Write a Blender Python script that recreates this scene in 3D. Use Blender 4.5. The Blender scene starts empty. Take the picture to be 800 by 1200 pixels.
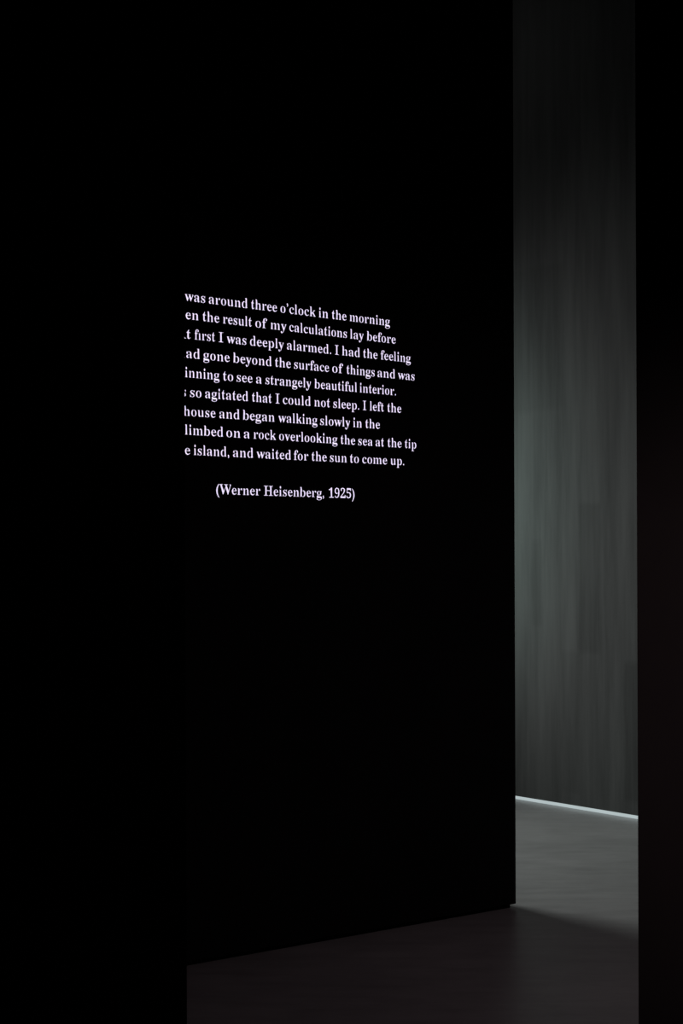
import bpy, math, random
from mathutils import Vector, Matrix
from mathutils.geometry import tessellate_polygon

random.seed(4)
sc = bpy.context.scene
col = sc.collection

# ---------------------------------------------------------------- camera
cam_d = bpy.data.cameras.new('camera')
cam_d.sensor_width = 36.0
cam_d.sensor_fit = 'AUTO'
cam_d.lens = 55.5
cam_d.shift_y = 0.0475
cam_d.clip_start = 0.05
cam_d.clip_end = 60
cam = bpy.data.objects.new('camera', cam_d)
col.objects.link(cam)
cam.location = (0, 0, 1.5)
cam.rotation_euler = (math.pi / 2, 0.0035, 0)
sc.camera = cam

# ---------------------------------------------------------------- world, view
w = bpy.data.worlds.new('dark_world')
sc.world = w
w.use_nodes = True
w.node_tree.nodes['Background'].inputs[0].default_value = (0.5, 0.45, 0.5, 1)
w.node_tree.nodes['Background'].inputs[1].default_value = 0.0
vs = sc.view_settings
vs.view_transform = 'Standard'
vs.look = 'None'
vs.exposure = 0
vs.gamma = 1
vs.use_curve_mapping = False
sc.cycles.max_bounces = 6
sc.cycles.use_denoising = True


def spot(name, loc, target, watts, color, angle, blend, radius):
    d = bpy.data.lights.new(name, 'SPOT')
    d.energy = watts
    d.color = color
    d.spot_size = math.radians(angle)
    d.spot_blend = blend
    d.shadow_soft_size = radius
    o = bpy.data.objects.new(name, d)
    col.objects.link(o)
    o.location = loc
    v = Vector(target) - Vector(loc)
    o.rotation_euler = v.to_track_quat('-Z', 'Y').to_euler()
    return o


def area(name, loc, target, watts, color, sx, sy, spread=180):
    d = bpy.data.lights.new(name, 'AREA')
    d.energy = watts
    d.color = color
    d.shape = 'RECTANGLE'
    d.size = sx
    d.size_y = sy
    d.spread = math.radians(spread)
    o = bpy.data.objects.new(name, d)
    col.objects.link(o)
    o.location = loc
    v = Vector(target) - Vector(loc)
    o.rotation_euler = v.to_track_quat('-Z', 'Y').to_euler()
    return o


# two gallery lamps behind the middle partition wash the grey wall and
# the floor of the passage; the other four are unseen fill lights, added
spot('wall_wash_lamp', (-2.20, 9.55, 1.75), (0.45, 10.70, 1.85), 300, (0.66, 1.0, 0.90), 60, 1.0, 0.30)
spot('wide_wash_fill', (-2.20, 9.55, 1.9), (1.30, 9.75, 1.87), 165, (1.0, 1.0, 1.0), 64, 1.0, 0.40)  # added neutral fill, widens the wash on the grey wall
spot('floor_wash_lamp', (-2.00, 9.78, 4.6), (0.95, 8.1, 0.0), 730, (0.93, 1.0, 0.97), 53, 1.0, 0.9)
area('passage_fill', (-0.5, 9.2, 5.4), (-0.5, 9.2, 0), 3.0, (1.0, 1.0, 1.0), 1.5, 1.5)  # added fill, low ambient for the upper passage wall
area('front_floor_fill', (2.9, 5.4, 3.0), (0.9, 5.2, 0), 3.4, (1.0, 0.75, 0.82), 1.0, 1.0, 110)  # added warm fill, lifts the front floor towards the right
spot('right_wall_fill', (-1.0, 1.5, 2.2), (0.85, 3.65, 1.15), 38, (1.0, 0.88, 0.91), 36, 1.0, 0.2)  # added camera-side fill, only there to lift the right wall

# ---------------------------------------------------------------- helpers


def tag(o, label=None, cat=None, group=None, kind=None):
    if label: o['label'] = label
    if cat: o['category'] = cat
    if group: o['group'] = group
    if kind: o['kind'] = kind
    return o


def material(name):
    m = bpy.data.materials.new(name)
    m.use_nodes = True
    nt = m.node_tree
    return m, nt, nt.nodes['Principled BSDF']


def tex_coords(nt, scale):
    tc = nt.nodes.new('ShaderNodeTexCoord')
    mp = nt.nodes.new('ShaderNodeMapping')
    mp.inputs['Scale'].default_value = scale
    nt.links.new(tc.outputs['Object'], mp.inputs['Vector'])
    return mp.outputs['Vector']


def noise(nt, vec, scale, detail=4, rough=0.55):
    n = nt.nodes.new('ShaderNodeTexNoise')
    n.inputs['Scale'].default_value = scale
    n.inputs['Detail'].default_value = detail
    n.inputs['Roughness'].default_value = rough
    nt.links.new(vec, n.inputs['Vector'])
    return n.outputs['Fac']


def ramp(nt, fac, stops):
    r = nt.nodes.new('ShaderNodeValToRGB')
    el = r.color_ramp.elements
    el[0].position, el[0].color = stops[0][0], (*stops[0][1], 1)
    el[1].position, el[1].color = stops[-1][0], (*stops[-1][1], 1)
    for p, c in stops[1:-1]:
        e = el.new(p)
        e.color = (*c, 1)
    nt.links.new(fac, r.inputs['Fac'])
    return r.outputs['Color']


def bump(nt, fac, bsdf, strength, dist):
    b = nt.nodes.new('ShaderNodeBump')
    b.inputs['Strength'].default_value = strength
    b.inputs['Distance'].default_value = dist
    nt.links.new(fac, b.inputs['Height'])
    nt.links.new(b.outputs['Normal'], bsdf.inputs['Normal'])


def mul(nt, a, b):
    m = nt.nodes.new('ShaderNodeMix')
    m.data_type = 'RGBA'
    m.blend_type = 'MULTIPLY'
    m.inputs[0].default_value = 1.0
    nt.links.new(a, m.inputs[6])
    nt.links.new(b, m.inputs[7])
    return m.outputs[2]


def black_paint(name, lo, hi, rough=0.9, spec=0.12):
    m, nt, b = material(name)
    v = tex_coords(nt, (1, 1, 1))
    f = noise(nt, v, 2.2, 5)
    nt.links.new(ramp(nt, f, [(0.3, lo), (0.7, hi)]), b.inputs['Base Color'])
    b.inputs['Roughness'].default_value = rough
    b.inputs['Specular IOR Level'].default_value = spec
    bump(nt, noise(nt, v, 240, 3), b, 0.15, 0.001)
    return m


M_black = black_paint('matt_black_paint', (0.006, 0.006, 0.006), (0.010, 0.010, 0.010))
M_left = black_paint('black_felt_paint', (0.003, 0.003, 0.003), (0.005, 0.005, 0.005), 1.0, 0.03)
M_right = black_paint('warm_black_paint', (0.030, 0.021, 0.022), (0.040, 0.029, 0.030), 0.8, 0.2)
M_ceil = black_paint('black_ceiling_paint', (0.010, 0.010, 0.010), (0.015, 0.015, 0.015))

# grey trowelled plaster: soft vertical brush marks and squarish repainted patches
M_plaster, nt, b = material('grey_plaster')
v1 = tex_coords(nt, (7.0, 7.0, 0.55))
v2 = tex_coords(nt, (30.0, 30.0, 1.4))
v3 = tex_coords(nt, (1, 1, 1))
streak = ramp(nt, noise(nt, v1, 1.0, 4, 0.6), [(0.32, (0.072, 0.074, 0.073)), (0.55, (0.104, 0.107, 0.105)), (0.75, (0.124, 0.128, 0.126))])
fine = ramp(nt, noise(nt, v2, 1.0, 3, 0.6), [(0.25, (0.86, 0.86, 0.86)), (0.75, (1.0, 1.0, 1.0))])
swz = nt.nodes.new('ShaderNodeSeparateXYZ')
wob = nt.nodes.new('ShaderNodeMix')
wob.data_type = 'RGBA'
wob.blend_type = 'LINEAR_LIGHT'
wob.inputs[0].default_value = 0.012
nt.links.new(v3, wob.inputs[6])
wn = nt.nodes.new('ShaderNodeTexNoise')
wn.inputs['Scale'].default_value = 9
nt.links.new(v3, wn.inputs['Vector'])
nt.links.new(wn.outputs['Color'], wob.inputs[7])
nt.links.new(wob.outputs[2], swz.inputs[0])


def mth(op, a_, b_):
    m_ = nt.nodes.new('ShaderNodeMath')
    m_.operation = op
    m_.use_clamp = op in ('MULTIPLY', 'SUBTRACT') and b_ is not None and op == 'SUBTRACT'
    for k_, q in enumerate((a_, b_)):
        if isinstance(q, (int, float)):
            m_.inputs[k_].default_value = q
        else:
            nt.links.new(q, m_.inputs[k_])
    return m_.outputs[0]


def band(sock, lo, hi, soft):
    r_ = []
    for p, q in ((lo - soft, lo + soft), (hi + soft, hi - soft)):
        mr = nt.nodes.new('ShaderNodeMapRange')
        mr.inputs['From Min'].default_value = p
        mr.inputs['From Max'].default_value = q
        nt.links.new(sock, mr.inputs['Value'])
        r_.append(mr.outputs[0])
    return mth('MULTIPLY', r_[0], r_[1])


# rectangles rolled over once more in a slightly darker grey
dark = None
for x0, x1, z0, z1, k in ((0.545, 0.715, 0.95, 1.84, 0.17), (0.90, 1.35, 0.10, 0.905, 0.20), (-0.75, 0.43, 2.42, 3.3, 0.10),
                          (0.15, 0.24, 1.10, 1.62, 0.10), (-1.6, -0.9, 0.5, 1.9, 0.15), (1.7, 2.2, 1.0, 2.1, 0.15), (0.40, 0.545, 0.1, 0.95, 0.09)):
    m_ = mth('MULTIPLY', mth('MULTIPLY', band(swz.outputs['X'], x0, x1, 0.012), band(swz.outputs['Z'], z0, z1, 0.02)), k)
    dark = m_ if dark is None else mth('ADD', dark, m_)
patch = ramp(nt, dark, [(0.0, (1, 1, 1)), (1.0, (0, 0, 0))])
nt.links.new(mul(nt, mul(nt, streak, fine), patch), b.inputs['Base Color'])
b.inputs['Roughness'].default_value = 0.85
b.inputs['Specular IOR Level'].default_value = 0.2
bump(nt, noise(nt, v3, 60, 4), b, 0.2, 0.002)

# screed floor, slightly satin
M_floor, nt, b = material('grey_screed_floor')
v = tex_coords(nt, (1, 1, 1))
base = ramp(nt, noise(nt, v, 1.3, 6, 0.62), [(0.3, (0.222, 0.220, 0.220)), (0.7, (0.300, 0.296, 0.296))])
marks = ramp(nt, noise(nt, tex_coords(nt, (1.2, 5.0, 1)), 2.6, 8, 0.75), [(0.34, (0.80, 0.80, 0.80)), (0.58, (1, 1, 1))])
nt.links.new(mul(nt, base, marks), b.inputs['Base Color'])
b.inputs['Roughness'].default_value = 0.34
b.inputs['Specular IOR Level'].default_value = 0.45
bump(nt, noise(nt, v, 9, 5), b, 0.12, 0.004)


def emit(name, color, strength):
    m = bpy.data.materials.new(name)
    m.use_nodes = True
    nt = m.node_tree
    nt.nodes.clear()
    e = nt.nodes.new('ShaderNodeEmission')
    e.inputs[0].default_value = (*color, 1)
    e.inputs[1].default_value = strength
    o = nt.nodes.new('ShaderNodeOutputMaterial')
    nt.links.new(e.outputs[0], o.inputs[0])
    return m


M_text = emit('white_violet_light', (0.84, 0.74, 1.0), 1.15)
M_strip = emit('cold_white_light', (0.82, 0.96, 0.98), 0.54)
M_alu, nt, b = material('brushed_aluminium')
b.inputs['Metallic'].default_value = 1.0
b.inputs['Roughness'].default_value = 0.45
nt.links.new(ramp(nt, noise(nt, tex_coords(nt, (2, 2, 80)), 3, 2), [(0.3, (0.3, 0.3, 0.3)), (0.7, (0.4, 0.4, 0.4))]), b.inputs['Base Color'])


def mesh_obj(name, verts, faces, mat, parent=None):
    me = bpy.data.meshes.new(name)
    me.from_pydata(verts, [], faces)
    me.materials.append(mat)
    me.update()
    o = bpy.data.objects.new(name, me)
    col.objects.link(o)
    if parent: o.parent = parent
    return o


def box(name, x0, x1, y0, y1, z0, z1, mat, parent=None, bevel=0.0):
    import bmesh
    bm = bmesh.new()
    bmesh.ops.create_cube(bm, size=1)
    for v in bm.verts:
        v.co = Vector(((x0 + x1) / 2 + v.co.x * (x1 - x0), (y0 + y1) / 2 + v.co.y * (y1 - y0), (z0 + z1) / 2 + v.co.z * (z1 - z0)))
    if bevel:
        bmesh.ops.bevel(bm, geom=bm.edges[:], offset=bevel, segments=2, affect='EDGES')
    me = bpy.data.meshes.new(name)
    bm.to_mesh(me)
    bm.free()
    me.materials.append(mat)
    o = bpy.data.objects.new(name, me)
    col.objects.link(o)
    if parent: o.parent = parent
    return o


# ---------------------------------------------------------------- room shell
CEIL = 5.6
floor = box('floor', -7, 7, -4, 17, -0.2, 0, M_floor)
ceiling = box('ceiling', -7, 7, -4, 17, CEIL, CEIL + 0.2, M_ceil)
for o in (floor, ceiling): tag(o, kind='structure')
for nm, a in (('wall_outer_left', (-7.2, -7, -4, 17)), ('wall_outer_right', (7, 7.2, -4, 17)),
              ('wall_front', (-7.2, 7.2, -4.2, -4)), ('wall_outer_back', (-7.2, 7.2, 17, 17.2))):
    tag(box(nm, *a, -0.2, CEIL + 0.2, M_ceil), kind='structure')

D = Vector((0.80487, 0.59345, 0))          # direction of the partitions, receding to the right
N = Vector((0.59345, -0.80487, 0))         # their face towards the visitor
ROT_D = math.atan2(D.y, D.x)

# black wall close by on the left; its free edge cuts into the lettering
wl = box('wall_left', -5.0, 0, 0, 0.18, 0, CEIL, M_left, bevel=0.002)
wl.location = (-0.4440, 4.5, 0)
wl.rotation_euler = (0, 0, ROT_D)
tag(wl, kind='structure')

# black wall close by on the right, square to the others
wr = box('wall_right', 0, 4.6, 0, 0.18, 0, CEIL, M_right, bevel=0.002)
wr.location = (0.7097, 3.8, 0)
wr.rotation_euler = (0, 0, math.atan2(-0.7869, 0.6171))
tag(wr, kind='structure')

# grey plaster wall beyond, its foot raised over a slit of light
wb = box('wall_back', -6.0, 5.0, 0, 0.25, 0.025, CEIL, M_plaster, bevel=0.0015)
wb.location = (1.0837, 9.8750, 0)
wb.rotation_euler = (0, 0, math.atan2(-0.7869, 0.6171))
tag(wb, kind='structure')
strip = bpy.data.objects.new('light_strip', None)
col.objects.link(strip)
strip.location = wb.location
strip.rotation_euler = wb.rotation_euler
tag(strip, 'thin cold white strip of light in the gap under the grey plaster wall', 'light')
box('diffuser', -5.9, 4.9, 0.022, 0.034, 0.001, 0.0245, M_strip, strip)
box('rail', -5.9, 4.9, 0.0345, 0.08, 0.0005, 0.0245, M_alu, strip)

# ---------------------------------------------------------------- middle partition
part = bpy.data.objects.new('display_panel', None)
col.objects.link(part)
part.location = (0.7223, 6.8150, 0)
part.rotation_euler = (0, 0, ROT_D)
tag(part, 'tall matt black display panel standing mid-room, bearing the white lettering', 'panel')
box('board', -3.4, 0.0212, -0.015, 0.16, 0.0165, CEIL - 0.004, M_black, part, bevel=0.0015)
box('recessed_base', -3.38, 0.0, 0.0, 0.145, 0.0, 0.016, M_ceil, part)

GLYPHS = {
    'a': (512, [[59,89,78,33,100,18,110,-3,118,-8,178,-6,226,25,300,54,339,23,342,4,350,-8,379,-12,408,-9,449,39,476,55,453,45,421,46,401,55,409,88,408,332,389,388,370,409,340,425,281,444,241,447,214,446,110,413,94,402,76,377,74,363,76,307,89,275,128,272,141,275,150,286,158,325,143,381,151,400,183,417,263,417,289,408,314,374,321,339,323,265,269,247,186,228,111,189,87,168,71,144,61,118],[149,118,162,162,192,197,235,223,291,242,323,88,296,55,228,44,171,49,158,63,150,86]]),
    'b': (537, [[53,654,72,648,84,635,91,590,67,-14,78,-14,159,43,196,18,246,2,258,-8,286,-12,317,-10,343,6,385,20,410,38,445,81,469,136,476,166,480,264,460,344,431,386,354,445,299,443,273,414,203,385,164,674,54,674],[179,96,179,341,186,364,198,382,262,396,326,394,342,386,369,354,379,330,391,266,390,176,384,133,363,68,331,30,312,20,264,17,240,22,182,62]]),
    'c': (437, [[56,211,64,150,74,123,87,97,124,52,127,33,163,17,205,-10,232,-12,273,-6,300,13,373,44,420,85,404,97,382,78,334,54,236,54,193,82,159,136,143,215,143,264,153,332,175,381,206,411,239,421,285,418,297,411,312,382,315,325,327,294,365,291,376,294,385,305,392,333,390,366,375,402,357,417,314,430,292,446,232,446,207,429,154,415,108,379,78,332,68,304,61,275]]),
    'd': (551, [[57,207,69,120,89,71,105,51,183,-10,240,-8,270,27,335,63,335,-11,423,11,486,18,485,36,466,43,445,64,438,674,299,674,300,654,331,650,347,638,359,604,335,387,269,415,246,443,217,447,192,445,179,438,160,416,106,381,90,358,69,305],[147,215,161,327,182,372,196,386,212,395,262,398,340,382,348,373,359,341,359,106,345,66,302,56,279,42,257,37,208,40,193,48,168,81,159,107]]),
    'e': (448, [[34,253,57,221,64,155,86,98,104,73,94,51,161,17,201,-10,229,-12,270,-4,377,53,420,102,402,117,354,72,307,57,210,68,176,101,154,157,146,236,418,236,398,289,378,363,360,392,334,415,283,432,268,443,206,445,186,429,143,416,121,401,103,382,77,337,61,283],[147,267,157,344,175,386,199,412,251,421,277,413,288,404,312,354,321,267]]),
    'f': (318, [[38,3,281,3,279,20,206,28,197,43,193,92,193,392,288,392,288,434,193,434,197,590,211,637,228,655,277,661,300,649,304,632,295,558,304,524,322,516,345,516,355,519,364,533,372,606,363,642,349,659,305,672,288,688,225,687,191,663,142,642,125,616,107,549,105,434,39,434,39,392,105,392,105,103,104,48,97,28,42,20]]),
    'g': (487, [[33,-111,47,-147,74,-178,179,-204,260,-203,360,-183,429,-143,448,-118,458,-88,452,-55,466,-33,456,2,437,28,405,47,360,59,158,68,144,74,137,85,138,100,156,127,186,146,281,149,276,152,348,175,365,186,389,214,407,267,402,333,378,380,433,380,469,425,316,425,263,446,206,446,164,426,125,416,91,390,70,358,60,320,65,252,83,213,115,182,189,155,125,140,103,128,74,102,64,74,40,59,42,21,54,1,74,-18,109,-39,73,-54,50,-70,37,-89],[144,297,157,372,166,390,189,413,216,421,282,419,316,403,323,390,308,372,320,326,318,243,304,204,282,180,269,174,217,172,189,180,177,190,157,221,151,243],[97,-108,108,-75,140,-48,351,-49,385,-59,399,-85,386,-133,358,-157,316,-171,265,-176,183,-175,143,-165,114,-146,99,-122]]),
    'h': (567, [[54,3,241,3,239,20,204,24,195,43,193,332,207,355,297,385,354,380,368,364,376,324,376,53,367,24,331,20,329,3,513,3,510,20,477,24,467,43,465,298,457,363,402,436,362,447,326,442,286,405,217,368,179,674,69,674,69,655,86,649,97,636,105,600,105,78,96,28,56,20]]),
    'i': (295, [[104,606,109,561,123,532,150,526,176,532,190,561,196,606,191,652,177,682,150,687,123,682,109,652],[54,3,241,3,239,20,204,25,196,43,180,434,71,434,70,416,94,408,104,384,105,64,97,28,55,20]]),
    'k': (534, [[53,3,241,3,240,20,204,25,197,35,193,190,270,211,387,50,388,26,340,20,340,3,534,3,530,20,497,27,490,35,327,294,427,388,472,415,476,434,344,434,346,416,367,414,375,402,351,358,193,230,180,674,71,674,70,654,88,649,99,636,105,600,105,64,97,29,54,20]]),
    'l': (297, [[54,3,241,3,239,20,204,25,195,53,180,674,71,674,70,654,88,649,99,636,105,599,105,64,97,28,55,20]]),
    'm': (825, [[56,3,235,3,234,20,202,25,194,44,191,332,204,355,293,385,341,383,357,373,371,352,370,53,363,29,359,24,328,20,327,3,500,3,499,20,468,24,464,29,458,53,457,335,469,357,558,385,614,380,627,364,635,324,635,53,624,24,592,20,591,3,769,3,768,20,735,24,726,43,723,298,715,363,661,436,622,447,586,441,543,401,476,362,426,401,390,441,353,447,323,441,284,403,215,365,177,434,69,434,68,416,85,412,97,401,110,356,104,64,96,28,57,20]]),
    'n': (567, [[54,3,241,3,239,20,204,24,195,43,193,332,207,355,297,385,354,380,368,364,376,324,376,53,367,24,331,20,329,3,513,3,510,20,477,24,467,43,465,298,457,363,401,436,362,447,325,442,285,405,217,369,179,434,69,434,69,416,86,412,97,401,111,356,105,64,96,28,56,20]]),
    'o': (501, [[56,216,68,127,90,76,105,54,147,18,197,5,221,-10,281,-10,304,5,353,18,377,33,395,52,422,98,443,184,439,281,410,360,377,400,354,416,303,429,280,445,221,445,197,429,145,416,123,400,105,381,78,335,62,279],[146,217,155,320,164,356,188,400,220,421,264,423,296,413,311,400,336,356,346,320,355,216,342,95,332,65,313,36,298,23,266,13,220,16,188,36,170,65,159,95,148,161]]),
    'p': (553, [[45,-204,275,-204,271,-186,209,-178,199,-158,193,-86,217,53,285,21,308,-8,364,-10,446,55,461,77,482,130,492,192,492,256,482,313,462,362,446,383,368,446,343,448,311,442,273,402,210,360,174,434,68,434,68,417,85,411,96,400,107,342,105,-151,99,-177,45,-187],[193,96,193,332,205,359,273,390,293,394,345,391,360,383,384,350,403,258,402,175,397,139,380,82,368,62,339,40,289,37,268,41,203,70]]),
    'r': (428, [[46,3,275,3,274,20,207,28,199,41,194,78,198,310,208,341,281,369,320,365,347,318,393,320,405,340,406,362,390,374,390,415,379,441,347,447,320,440,271,374,214,344,178,434,70,434,69,416,93,408,103,385,105,64,99,28,48,20]]),
    's': (429, [[56,146,56,-10,74,-10,87,8,108,15,164,13,204,-11,257,-9,278,11,329,28,349,49,361,73,366,101,361,133,338,177,340,196,335,211,305,239,187,295,167,310,148,333,143,365,156,396,184,416,261,418,299,392,323,358,342,315,360,315,360,448,345,448,334,432,317,426,274,427,227,447,178,445,106,407,88,387,78,363,74,338,81,310,100,273,99,256,105,240,138,211,260,150,290,120,297,102,296,68,275,35,253,22,226,18,164,20,149,27,121,53,109,72,77,146]]),
    't': (340, [[45,395,99,395,100,100,110,51,126,32,138,5,157,-9,184,-11,218,-4,327,91,308,101,284,67,251,54,210,55,198,63,191,79,188,395,294,395,289,434,180,434,212,622,194,622,89,448,45,420]]),
    'u': (558, [[58,416,83,406,94,378,95,136,103,72,110,47,155,-2,165,-10,195,-12,228,-7,256,17,343,65,343,-11,431,13,495,21,494,39,469,47,452,71,455,98,441,434,323,434,324,417,353,407,365,380,367,92,355,72,267,47,211,51,197,63,188,81,169,434,59,434]]),
    'v': (456, [[21,434,30,415,57,411,61,405,85,350,214,-12,236,-12,384,343,424,414,424,434,333,434,331,417,355,409,361,378,275,164,162,385,164,410,219,417,219,434]]),
    'w': (647, [[18,434,20,415,36,411,50,382,184,-12,206,-12,332,285,432,-12,451,-12,610,364,633,413,639,417,638,434,555,434,554,417,575,405,577,374,500,190,413,381,417,408,445,415,450,434,281,434,282,417,315,412,341,331,248,171,144,373,142,409,172,416,172,434]]),
    'y': (447, [[11,-125,13,-143,35,-158,46,-193,60,-205,110,-202,123,-192,142,-158,190,-141,226,-67,390,359,422,415,418,434,330,434,330,416,347,413,354,406,356,371,276,159,161,384,164,410,213,416,216,434,18,434,18,416,57,411,78,364,212,-7,185,-91,160,-128,138,-147,99,-149,94,-145,88,-83,82,-70,65,-63,28,-67,17,-91]]),
    'A': (650, [[27,3,150,3,148,24,126,27,114,36,108,51,113,102,152,200,409,200,453,89,459,48,432,35,344,24,344,3,657,3,656,24,609,30,571,49,332,690,309,691,76,110,46,43,28,24],[165,236,263,483,395,236]]),
    'H': (779, [[26,23,26,3,357,3,357,23,268,36,248,45,244,57,239,120,239,332,541,332,537,55,529,43,509,35,423,23,423,3,752,3,752,23,690,30,645,47,637,120,637,564,642,622,645,634,662,642,752,656,752,675,423,675,423,656,506,646,534,635,537,628,541,370,239,370,243,628,248,635,276,646,357,656,357,675,27,675,27,656,115,642,134,633,138,621,143,564,143,120,141,74,134,45,88,29]]),
    'I': (388, [[23,675,23,656,114,646,134,639,140,629,144,576,144,112,142,72,130,46,82,31,23,23,23,3,363,3,363,23,297,32,249,48,243,65,240,115,240,576,245,629,252,639,272,646,361,656,361,675]]),
    'W': (910, [[-12,675,-10,656,32,651,64,638,256,-13,281,-13,470,469,639,-13,662,-13,853,566,893,655,891,675,787,675,786,656,810,648,818,637,817,581,706,238,562,574,551,613,551,632,567,646,649,656,650,675,345,675,347,656,420,647,445,635,481,525,332,219,188,554,174,611,176,640,201,650,257,656,258,675]]),
    '1': (559, [[69,559,71,537,79,523,100,518,128,525,164,579,221,627,258,118,255,74,249,58,220,51,100,50,100,3,507,3,507,50,385,51,365,54,354,68,349,118,359,715,283,715,233,664,210,646,74,587]]),
    '9': (559, [[63,482,67,435,78,394,98,359,107,330,197,281,231,278,265,283,280,297,345,331,374,352,385,216,354,124,312,69,205,50,170,58,155,68,132,99,110,156,92,150,72,131,70,113,81,76,107,51,97,39,171,9,188,-3,227,-7,259,-5,377,40,380,60,425,108,453,167,473,234,487,348,485,444,471,539,441,613,420,642,416,667,326,702,295,719,264,721,232,719,207,704,126,674,125,655,103,633,77,579],[152,488,159,562,167,592,191,635,221,657,299,660,317,656,351,626,380,567,397,474,400,413,387,385,361,355,286,344,201,353,175,380,158,426]]),
    '2': (559, [[38,102,38,3,505,3,509,207,457,207,448,162,437,136,420,117,400,108,114,107,339,330,381,378,424,439,448,491,458,558,455,594,444,626,425,653,428,677,383,696,298,718,259,721,228,720,123,693,79,668,93,654,73,623,65,565,76,528,100,505,116,499,164,493,150,531,152,596,172,641,204,663,295,666,334,650,354,623,361,603,365,527,349,456,327,411,296,363,196,252]]),
    '5': (559, [[53,127,58,96,74,68,62,54,74,42,88,30,197,-3,267,-6,399,31,419,43,401,57,423,73,453,112,463,135,474,189,471,270,458,312,433,349,434,378,397,401,290,428,219,430,187,419,131,415,148,607,388,606,401,601,408,590,421,535,471,535,467,711,95,711,83,370,106,353,164,370,286,369,331,350,364,312,374,286,381,256,382,191,373,142,356,106,323,72,286,58,198,57,157,67,136,85,123,109,116,137,117,177,88,173,65,161]]),
    '.': (219, [[70,51,77,11,87,-1,109,-6,131,-1,141,11,148,51,146,73,131,103,109,108,87,103,77,91]]),
    ',': (219, [[62,-100,62,-113,109,-92,144,-57,162,-16,149,65,132,113,105,120,83,116,73,105,68,88,72,44,89,17,104,12,105,-19,82,-79]]),
    '’': (219, [[62,463,62,450,106,470,141,504,160,547,140,662,131,681,106,688,83,684,72,673,68,655,71,609,78,592,89,580,106,573,98,515,85,488]]),
    '(': (323, [[67,232,81,106,119,-17,180,-130,259,-227,306,-227,245,-130,200,-19,173,101,164,232,173,363,200,483,245,594,306,691,259,691,180,594,119,481,81,358]]),
    ')': (323, [[17,691,78,594,123,483,150,363,159,232,150,101,123,-19,78,-130,17,-227,64,-227,143,-130,204,-17,242,106,256,232,242,358,204,481,143,594,64,691]]),
}
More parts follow.
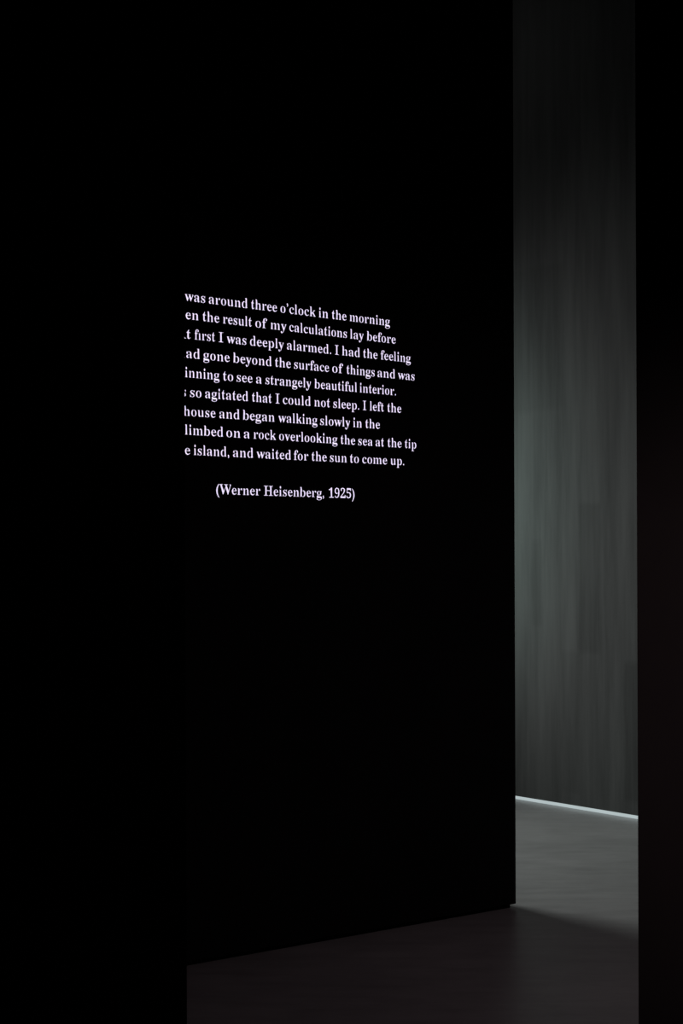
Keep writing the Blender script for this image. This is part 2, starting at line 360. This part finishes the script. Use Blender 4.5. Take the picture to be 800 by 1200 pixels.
TEXT = [
    [('It', -1.6789, -1.6403, 2.4650, 2.4645, 0.0553), ('was', -1.6239, -1.5373, 2.4643, 2.4631, 0.0553), ('around', -1.5205, -1.3497, 2.4629, 2.4607, 0.0553), ('three', -1.3323, -1.2140, 2.4605, 2.4589, 0.0553), ('o’clock', -1.1973, -1.0311, 2.4587, 2.4566, 0.0553), ('in', -1.0159, -0.9712, 2.4564, 2.4558, 0.0553), ('the', -0.9525, -0.8807, 2.4555, 2.4546, 0.0553), ('morning', -0.8642, -0.6611, 2.4544, 2.4518, 0.0554)],
    [('when', -1.6955, -1.5665, 2.3974, 2.3955, 0.0553), ('the', -1.5480, -1.4754, 2.3953, 2.3942, 0.0553), ('result', -1.4588, -1.3295, 2.3940, 2.3921, 0.0553), ('of', -1.3132, -1.2604, 2.3919, 2.3911, 0.0553), ('my', -1.2435, -1.1712, 2.3909, 2.3898, 0.0553), ('calculations', -1.1560, -0.8793, 2.3896, 2.3856, 0.0553), ('lay', -0.8624, -0.7962, 2.3854, 2.3844, 0.0554), ('before', -0.7777, -0.6318, 2.3841, 2.3820, 0.0554)],
    [('me.', -1.7522, -1.6765, 2.3256, 2.3246, 0.0553), ('At', -1.6602, -1.5999, 2.3244, 2.3237, 0.0553), ('first', -1.5830, -1.4938, 2.3235, 2.3224, 0.0553), ('I', -1.4780, -1.4580, 2.3222, 2.3220, 0.0553), ('was', -1.4417, -1.3553, 2.3218, 2.3207, 0.0553), ('deeply', -1.3379, -1.1835, 2.3205, 2.3186, 0.0553), ('alarmed.', -1.1675, -0.9573, 2.3184, 2.3158, 0.0553), ('I', -0.9385, -0.9196, 2.3156, 2.3154, 0.0553), ('had', -0.9028, -0.8150, 2.3152, 2.3141, 0.0553), ('the', -0.7978, -0.7252, 2.3139, 2.3130, 0.0554), ('feeling', -0.7086, -0.5536, 2.3128, 2.3109, 0.0554)],
    [('that', -1.7997, -1.7056, 2.2551, 2.2539, 0.0553), ('I', -1.6894, -1.6704, 2.2537, 2.2534, 0.0553), ('had', -1.6541, -1.5615, 2.2532, 2.2520, 0.0553), ('gone', -1.5456, -1.4299, 2.2518, 2.2503, 0.0553), ('beyond', -1.4131, -1.2402, 2.2501, 2.2479, 0.0553), ('the', -1.2236, -1.1502, 2.2477, 2.2467, 0.0553), ('surface', -1.1349, -0.9672, 2.2465, 2.2444, 0.0553), ('of', -0.9513, -0.8989, 2.2442, 2.2435, 0.0553), ('things', -0.8808, -0.7407, 2.2433, 2.2415, 0.0553), ('and', -0.7255, -0.6360, 2.2413, 2.2401, 0.0554), ('was', -0.6200, -0.5341, 2.2399, 2.2388, 0.0554)],
    [('beginning', -1.7057, -1.4756, 2.1817, 2.1796, 0.0553), ('to', -1.4597, -1.4149, 2.1794, 2.1790, 0.0553), ('see', -1.3989, -1.3277, 2.1789, 2.1782, 0.0553), ('a', -1.3110, -1.2848, 2.1781, 2.1779, 0.0553), ('strangely', -1.2680, -1.0549, 2.1777, 2.1758, 0.0553), ('beautiful', -1.0364, -0.8301, 2.1756, 2.1738, 0.0553), ('interior.', -0.8156, -0.6319, 2.1736, 2.1720, 0.0554)],
    [('I', -1.7409, -1.7219, 2.1102, 2.1100, 0.0552), ('was', -1.7058, -1.6220, 2.1099, 2.1093, 0.0553), ('so', -1.6034, -1.5551, 2.1092, 2.1089, 0.0553), ('agitated', -1.5380, -1.3485, 2.1087, 2.1074, 0.0553), ('that', -1.3299, -1.2392, 2.1073, 2.1066, 0.0553), ('I', -1.2222, -1.2035, 2.1065, 2.1064, 0.0553), ('could', -1.1876, -1.0572, 2.1063, 2.1054, 0.0553), ('not', -1.0388, -0.9624, 2.1052, 2.1047, 0.0553), ('sleep.', -0.9469, -0.8197, 2.1046, 2.1037, 0.0553), ('I', -0.8005, -0.7833, 2.1036, 2.1034, 0.0553), ('left', -0.7651, -0.6934, 2.1033, 2.1028, 0.0553), ('the', -0.6758, -0.6038, 2.1027, 2.1022, 0.0554)],
    [('house', -1.6307, -1.4934, 2.0379, 2.0370, 0.0553), ('and', -1.4762, -1.3873, 2.0368, 2.0363, 0.0553), ('began', -1.3707, -1.2276, 2.0362, 2.0352, 0.0553), ('walking', -1.2086, -1.0247, 2.0351, 2.0339, 0.0553), ('slowly', -1.0111, -0.8648, 2.0338, 2.0328, 0.0553), ('in', -0.8491, -0.8063, 2.0327, 2.0324, 0.0553), ('the', -0.7879, -0.7142, 2.0323, 2.0318, 0.0553)],
    [('dark.', -1.8196, -1.7027, 1.9703, 1.9693, 0.0552), ('I', -1.6865, -1.6675, 1.9692, 1.9690, 0.0552), ('climbed', -1.6512, -1.4606, 1.9689, 1.9673, 0.0553), ('on', -1.4455, -1.3837, 1.9672, 1.9667, 0.0553), ('a', -1.3672, -1.3402, 1.9665, 1.9663, 0.0553), ('rock', -1.3235, -1.2208, 1.9662, 1.9653, 0.0553), ('overlooking', -1.2057, -0.9275, 1.9652, 1.9629, 0.0553), ('the', -0.9115, -0.8396, 1.9628, 1.9622, 0.0553), ('sea', -0.8246, -0.7519, 1.9621, 1.9615, 0.0553), ('at', -0.7363, -0.6927, 1.9613, 1.9610, 0.0553), ('the', -0.6752, -0.6026, 1.9608, 1.9602, 0.0554), ('tip', -0.5857, -0.5264, 1.9601, 1.9596, 0.0554)],
    [('of', -1.7421, -1.6967, 1.8951, 1.8948, 0.0552), ('the', -1.6804, -1.6042, 1.8948, 1.8943, 0.0552), ('island,', -1.5884, -1.4336, 1.8943, 1.8934, 0.0553), ('and', -1.4161, -1.3262, 1.8934, 1.8929, 0.0553), ('waited', -1.3094, -1.1517, 1.8928, 1.8919, 0.0553), ('for', -1.1372, -1.0692, 1.8919, 1.8915, 0.0553), ('the', -1.0528, -0.9799, 1.8914, 1.8910, 0.0553), ('sun', -0.9645, -0.8823, 1.8910, 1.8905, 0.0553), ('to', -0.8658, -0.8220, 1.8904, 1.8902, 0.0553), ('come', -0.8040, -0.6781, 1.8901, 1.8894, 0.0553), ('up.', -0.6592, -0.5904, 1.8893, 1.8890, 0.0554)],
    [('(Werner', -1.4912, -1.2941, 1.7513, 1.7504, 0.0553), ('Heisenberg,', -1.2772, -0.9942, 1.7503, 1.7491, 0.0553), ('1925)', -0.9697, -0.8443, 1.7490, 1.7484, 0.0553)],
]

# ---------------------------------------------------------------- lettering
def word_mesh(text, u0, u1, z0, z1, em, y):
    """Outlines of a word as one flat mesh in the partition's plane."""
    loops, x = [], 0
    for i, c in enumerate(text):
        adv, outl = GLYPHS[c]
        for k, l in enumerate(outl):
            pts = [(x + l[j], l[j + 1]) for j in range(0, len(l), 2)]
            # the dot of the i merges into the hook of the f before it
            if c == 'i' and i and text[i - 1] == 'f' and text == 'first' and min(p[1] for p in pts) > 480:
                continue
            loops.append((i, k, pts))
        x += adv
    lo = min(p[0] for l in loops for p in l[2])
    hi = max(p[0] for l in loops for p in l[2])
    verts, faces = [], []

    def area2(p):
        return sum(p[j - 1][0] * p[j][1] - p[j][0] * p[j - 1][1] for j in range(len(p)))

    def inside(pt, poly):
        r = False
        for j in range(len(poly)):
            (ax, ay), (bx, by) = poly[j - 1], poly[j]
            if (ay > pt[1]) != (by > pt[1]) and pt[0] < (bx - ax) * (pt[1] - ay) / (by - ay) + ax:
                r = not r
        return r

    for i in sorted({l[0] for l in loops}):
        g = [l[2] for l in loops if l[0] == i]
        outer = [p for p in g if not any(q is not p and inside(p[0], q) for q in g)]
        for o_ in outer:
            poly = [o_] + [p for p in g if p is not o_ and inside(p[0], o_)]
            flat = [p for q in poly for p in q]
            tris = tessellate_polygon([[Vector((px, pz, 0)) for px, pz in q] for q in poly])
            base = len(verts)
            for px, pz in flat:
                t = (px - lo) / (hi - lo)
                verts.append((u0 + (u1 - u0) * t, y, z0 + (z1 - z0) * t + em * pz / 1000))
            for t in tris:
                a, b_, c_ = (verts[base + q] for q in t)
                # normal towards the visitor (-y)
                cr = (b_[0] - a[0]) * (c_[2] - a[2]) - (b_[2] - a[2]) * (c_[0] - a[0])
                faces.append([base + q for q in (t if cr > 0 else t[::-1])])
    return verts, faces


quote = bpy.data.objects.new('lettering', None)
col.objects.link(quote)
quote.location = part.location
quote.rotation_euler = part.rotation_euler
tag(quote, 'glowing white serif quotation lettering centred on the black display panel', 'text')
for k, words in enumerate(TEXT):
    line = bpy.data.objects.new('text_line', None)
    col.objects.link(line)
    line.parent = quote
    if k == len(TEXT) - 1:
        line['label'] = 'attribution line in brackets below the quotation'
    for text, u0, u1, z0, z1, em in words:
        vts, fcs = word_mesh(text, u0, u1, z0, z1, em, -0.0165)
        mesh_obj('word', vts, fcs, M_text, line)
